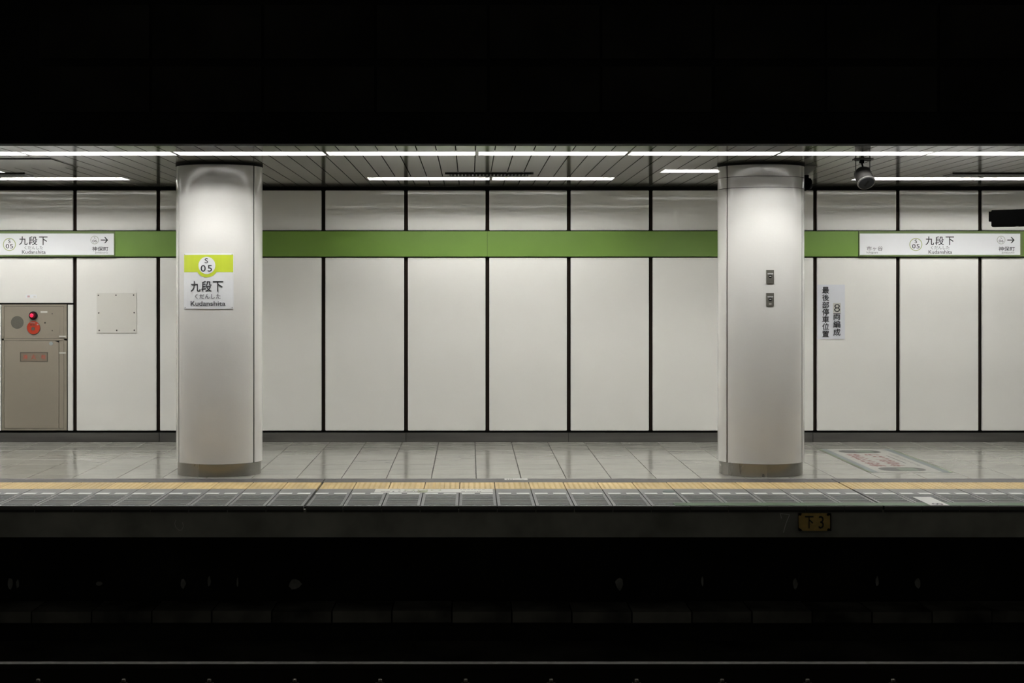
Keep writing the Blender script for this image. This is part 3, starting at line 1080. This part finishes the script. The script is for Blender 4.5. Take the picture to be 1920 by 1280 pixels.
# bracket camera on the far side of the right column
d = 12.16
r = empty('bracket_camera', (X(1512, d), d, Z(355, d)))
tag(r, 'small dark camera under a grey bracket on the right flank of the right column', 'camera')
pts = [(1504, 297), (1528, 297.5), (1533.5, 302), (1533, 312), (1516.5, 328.5), (1504, 330)]
pts = [(X(a, d), d, min(ZC - 0.001, Z(b, d))) for a, b in pts]
ngon('bracket_plate', [(pts[0][0], d, ZC - 0.001), (pts[2][0], d, ZC - 0.001), pts[3], pts[4], pts[5]], 'greyplate', r, 0.05)
ngon('bracket_flange', [(pts[3][0], d - 0.004, pts[3][2]), (pts[3][0] - 0.006, d - 0.004, pts[3][2] + 0.012),
                        (pts[4][0] - 0.006, d - 0.004, pts[4][2] + 0.008), (pts[4][0], d - 0.004, pts[4][2])], 'label', r, 0.058)
box('mount_block', X(1506, d), X(1513.5, d), d - 0.06, d + 0.06, Z(357, d), Z(329, d), 'blackbox', r)
cyl('camera_body', (X(1513, d), d, Z(344, d)), (X(1518, d), d, Z(345, d)), 0.055, 0.052, 'blackbox', r, n=28)
cyl('camera_dome', (X(1518, d), d, Z(345, d)), (X(1521.5, d), d, Z(345, d)), 0.052, 0.038, 'cctvface', r, n=28)
cyl('camera_nub', (X(1519, d), d - 0.035, Z(344, d)), (X(1522, d), d - 0.035, Z(344, d)), 0.006, 0.005, 'chrome', r, n=8)

# dark equipment box at the right edge
d = 11.3
r = empty('hanging_black_box', (X(1980, d), d, ZC))
tag(r, 'long black equipment box hanging before the wall at the right edge above the name board', 'box')
xa, xb = X(1862, d), X(1862, d) + 0.62
bm = bmesh.new()
bmbox(bm, 0, 0.62, -0.06, 0.06, Z(425, d), Z(394, d))
bmesh.ops.bevel(bm, geom=bm.edges[:], offset=0.004, segments=2, affect='EDGES')
me = mesh(bm)
rot = Matrix.Rotation(-0.50, 4, 'Z') @ Matrix.Rotation(0.0, 4, 'Y')
me.transform(rot)
me.transform(Matrix.Translation((xa, d + 0.02, 0)))
child(link('box_body', me, 'blackbox'), r)
bm = bmesh.new()
bmbox(bm, -0.022, 0.0, -0.045, 0.045, Z(415, d), Z(396.5, d))
me = mesh(bm)
me.transform(rot)
me.transform(Matrix.Translation((xa, d + 0.02, 0)))
child(link('end_cap', me, 'blackbox'), r)
px_ = Vector((xa, d + 0.02, 0)) + rot.to_3x3() @ Vector((0.45, 0, 0))
cyl('hanger_pole', (px_.x, px_.y, Z(396, d)), (px_.x, px_.y, ZC - 0.001), 0.018, 0.018, 'blackbox', r, n=12)
q_ = Vector((xa, d + 0.02, 0)) + rot.to_3x3() @ Vector((0.2, -0.03, 0))
cyl('indicator', (q_.x, q_.y, Z(425, d)), (q_.x, q_.y, Z(425.8, d)), 0.012, 0.010, 'label', r, n=10)

# ================================================================== THINGS ON THE PLATFORM FLOOR
fp = empty('floor_poster', (4.02, 13.0, 0))
tag(fp, 'worn white floor poster with red writing and blue grey side stripes', 'poster')
xa, xb, ya, yb = 3.632, 4.392, 12.11, 13.89
box('poster_sheet', xa, xb, ya, yb, 0.0006, 0.0016, 'poster', fp)
box('side_stripe', xa, xa + 0.085, ya, yb, 0.0017, 0.0020, 'posterblue', fp)
box('side_stripe', xb - 0.085, xb, ya, yb, 0.0017, 0.0020, 'posterblue', fp)
box('edge_line', xa, xa + 0.022, ya, yb, 0.0021, 0.0024, 'postergreen', fp)
box('edge_line', xb - 0.022, xb, ya, yb, 0.0021, 0.0024, 'postergreen', fp)


def rrect(x0, x1, y0, y1, r, z, n=8):
    pts = []
    for (cx_, cy_, a0) in ((x1 - r, y1 - r, 0), (x0 + r, y1 - r, PI / 2), (x0 + r, y0 + r, PI), (x1 - r, y0 + r, 1.5 * PI)):
        for i in range(n + 1):
            a = a0 + PI / 2 * i / n
            pts.append((cx_ + r * math.cos(a), cy_ + r * math.sin(a), z))
    return pts


for (y0, y1) in ((12.20, 12.46), (13.55, 13.80)):
    ngon('phone_print', rrect(xa + 0.155, xb - 0.185, y0, y1, 0.11, 0.0019), 'posterdark', fp)
    ngon('screen_print', rrect(xa + 0.33, xa + 0.50, y0 + 0.03, y1 - 0.03, 0.04, 0.0021), 'posterscreen', fp)
    ngon('screen_print', rrect(xa + 0.22, xa + 0.32, y0 + 0.09, y1 - 0.06, 0.04, 0.0021), 'greyink', fp)
text_fit('lettering', '歩きスマホは', xa + 0.145, xa + 0.285, 12.53, 13.46, 0.0019, 'fadedred', fp, 0.012, floor=True, rot=PI / 2)
text_fit('lettering', 'やめましょう', xa + 0.34, xa + 0.48, 12.53, 13.46, 0.0019, 'fadedred', fp, 0.012, floor=True, rot=PI / 2)
text_fit('lettering', 'Please do not walk using phone', xa + 0.585, xa + 0.64, 12.55, 13.5, 0.0019, 'posterdark', fp, 0.0, floor=True, rot=PI / 2)
box('print_line', xa + 0.53, xa + 0.545, 12.75, 13.35, 0.0017, 0.0019, 'greyink', fp)

# notice strip across the edge stones
ns = empty('notice_strip', (X(812, 11.0), 11.02, 0))
tag(ns, 'long white notice strip with green rings stuck beside the dashes, left of centre', 'sticker')
yn0, yn1 = DF(923.6), DF(916.8)
sxa, sxb = X(703, 11.0), X(924, 11.0)
box('strip_sheet', sxa, sxb, yn0, yn1, 0.0005, 0.0026, 'sticker', ns)
zt = 0.0030


def flat_ring(px, py, rx, m, parent, a0=0.0, a1=2 * PI, th=0.25, ry=None):
    d_ = DF(py)
    cx_, r_ = X(px, d_), rx * d_ / F
    bm = bmesh.new()
    n = 28
    ry = ry or r_
    prev = None
    for i in range(n + 1):
        a = a0 + (a1 - a0) * i / n
        cur = [bm.verts.new((cx_ + s * r_ * math.cos(a), d_ + s * ry * math.sin(a), zt)) for s in (1 - th, 1)]
        if prev:
            bm.faces.new((prev[0], prev[1], cur[1], cur[0]))
        prev = cur
    child(link('ring_print', mesh(bm), m), parent)


flat_ring(768, 919.2, 10, 'stickergreen' if False else 'stickergreen', ns, ry=0.058)
flat_ring(792.5, 919.0, 10, 'stickergreen', ns, ry=0.058)
flat_ring(817.5, 919.2, 10, 'stickergreen', ns, ry=0.058)
flat_ring(741, 919.0, 10, 'greyink', ns, a0=-0.2, a1=PI + 0.2, ry=0.05)
d_ = DF(922)
ngon('green_print', [(X(783.5, d_), yn0 + 0.005, zt), (X(801.5, d_), yn0 + 0.005, zt), (X(801.5, d_), DF(919.8), zt), (X(783.5, d_), DF(919.8), zt)], 'stickergreen', ns)
for (a, b, py, hgt) in ((714, 723, 921.2, .03), (724, 731, 921.2, .03), (736, 739, 921.6, .06), (746, 751, 921.0, .03), (756, 762, 921.2, .03),
                        (763, 775, 921.2, .03), (776.5, 779, 921.6, .04), (781, 783, 921.6, .04), (786, 790, 921.6, .04), (863, 866, 918.2, .02), (868, 874, 918.2, .02), (876, 881, 918.2, .02), (883, 887, 918.2, .02),
                        (889, 893, 918.2, .02), (896, 901, 918.2, .02), (904, 909, 918.2, .02), (865, 872, 921.2, .03), (874, 893, 921.2, .02),
                        (894, 897, 921.6, .035), (899, 902, 921.6, .035)):
    d_ = DF(py)
    box('ink_mark', X(a, d_), X(b, d_), d_ - hgt / 2, d_ + hgt / 2, 0.0027, 0.003, 'greyink', ns)

# small arrow sticker on the border strip
ar = empty('arrow_sticker', (X(967, 11.68), 11.68, 0))
tag(ar, 'small white sticker with an arrow on the grey border strip, near the middle', 'sticker')
ya_, yb2 = DF(900), DF(897.1)
box('sticker_sheet', X(946, 11.66), X(989.3, 11.66), ya_, yb2, 0.0004, 0.002, 'sticker', ar)
yc = (ya_ + yb2) / 2
for a, b in ((950, 952.5), (954.5, 957), (959, 961.5)):
    box('ink_mark', X(a, yc), X(b, yc), yc - 0.018, yc + 0.018, 0.0021, 0.0024, 'ink', ar)
ngon('arrow', [(X(963.5, yc), yc - 0.006, 0.0024), (X(978, yc), yc - 0.006, 0.0024), (X(978, yc), yc - 0.02, 0.0024), (X(985, yc), yc, 0.0024),
               (X(978, yc), yc + 0.02, 0.0024), (X(978, yc), yc + 0.006, 0.0024), (X(963.5, yc), yc + 0.006, 0.0024)], 'greyink', ar)

# green painted line at the right part of the edge
gl = box('green_line', X(1260, 10.42), 9.5, Y_EDGE + 0.012, 10.385, 0.0004, 0.0018, 'greenline')
tag(gl, 'dull green line painted along the platform edge from centre right onward', 'line')
# white number marker
mk = empty('number_marker', (3.61, 10.46, 0))
tag(mk, 'white rectangular marker with a small 8 on the platform edge at the right', 'sticker')
box('marker_sheet', 3.542, 3.686, Y_EDGE + 0.008, 10.665, 0.0019, 0.0034, 'sticker', mk)
text_fit('lettering', '8', 3.573, 3.655, 10.262, 10.345, 0.0038, 'ink', mk, 0.01, floor=True, rot=PI / 2)
# disc
dc = cyl('floor_disc', (1.639, 10.97, 0.0003), (1.639, 10.97, 0.003), 0.052, 0.050, 'oval', None, n=28)
tag(dc, 'small grey green disc on the edge stones left of the right column', 'disc')

# plate and chalk on the platform front
yfz = Y_EDGE + 0.022
npl = empty('number_plate', (X(1527, yfz), yfz, Z(994, yfz)))
tag(npl, 'yellow number plate with clipped corners bolted to the dark platform front', 'sign')
fx = lambda p: X(p, yfz - 0.02)
fz = lambda p: Z(p, yfz - 0.02)
box('backing_block', fx(1498), fx(1559), yfz - 0.016, yfz - 0.0002, fz(995), fz(962.5), 'blackbox', npl)
ngon('plate', [(fx(a), yfz - 0.02, fz(b)) for a, b in ((1504, 961.8), (1551, 961.8), (1556.2, 966.5), (1556.5, 990), (1550.5, 994.8), (1505, 994.8), (1498, 989), (1497.5, 967))],
     'plate', npl, 0.004)
for a, b in ((1500.5, 963.8), (1552.5, 964.3), (1500.5, 993), (1553.5, 992.5)):
    cyl('plate_bolt', (fx(a), yfz - 0.018, fz(b)), (fx(a), yfz - 0.026, fz(b)), 0.011, 0.009, 'blackbox', npl, n=6)
text_fit('lettering', '下', fx(1509.5), fx(1525), fz(990), fz(967.3), yfz - 0.0215, 'ink', npl, 0.015)
text_fit('lettering', '3', fx(1535), fx(1544.5), fz(990.5), fz(967), yfz - 0.0215, 'ink', npl, 0.0)


def strokes(name, pts, wd, label):
    """chalk line drawn on the concrete"""
    r = empty(name, (X(pts[0][0], yfz), yfz, Z(pts[0][1], yfz)))
    tag(r, label, 'chalk mark')
    yy = yfz - 0.0015
    for a, b in zip(pts[:-1], pts[1:]):
        A, B = Vector((X(a[0], yy), 0, Z(a[1], yy))), Vector((X(b[0], yy), 0, Z(b[1], yy)))
        n = (B - A).cross(Vector((0, 1, 0))).normalized() * wd / 2
        ngon('chalk_stroke', [(q.x, yy, q.z) for q in (A + n, B + n, B - n, A - n)], 'chalk', r, 0.001)


strokes('chalk_seven', [(1465.5, 972), (1463, 962.5), (1480.5, 964.5), (1474, 980), (1469, 998)], 0.0045, 'chalk figure seven left of the yellow number plate')
strokes('chalk_loop', [(330, 974), (327.5, 981), (330, 989), (336, 994), (341, 993), (344, 986), (342, 979)], 0.0025, 'faint chalk loop on the platform front below the left column')
print('objects', len(bpy.data.objects))
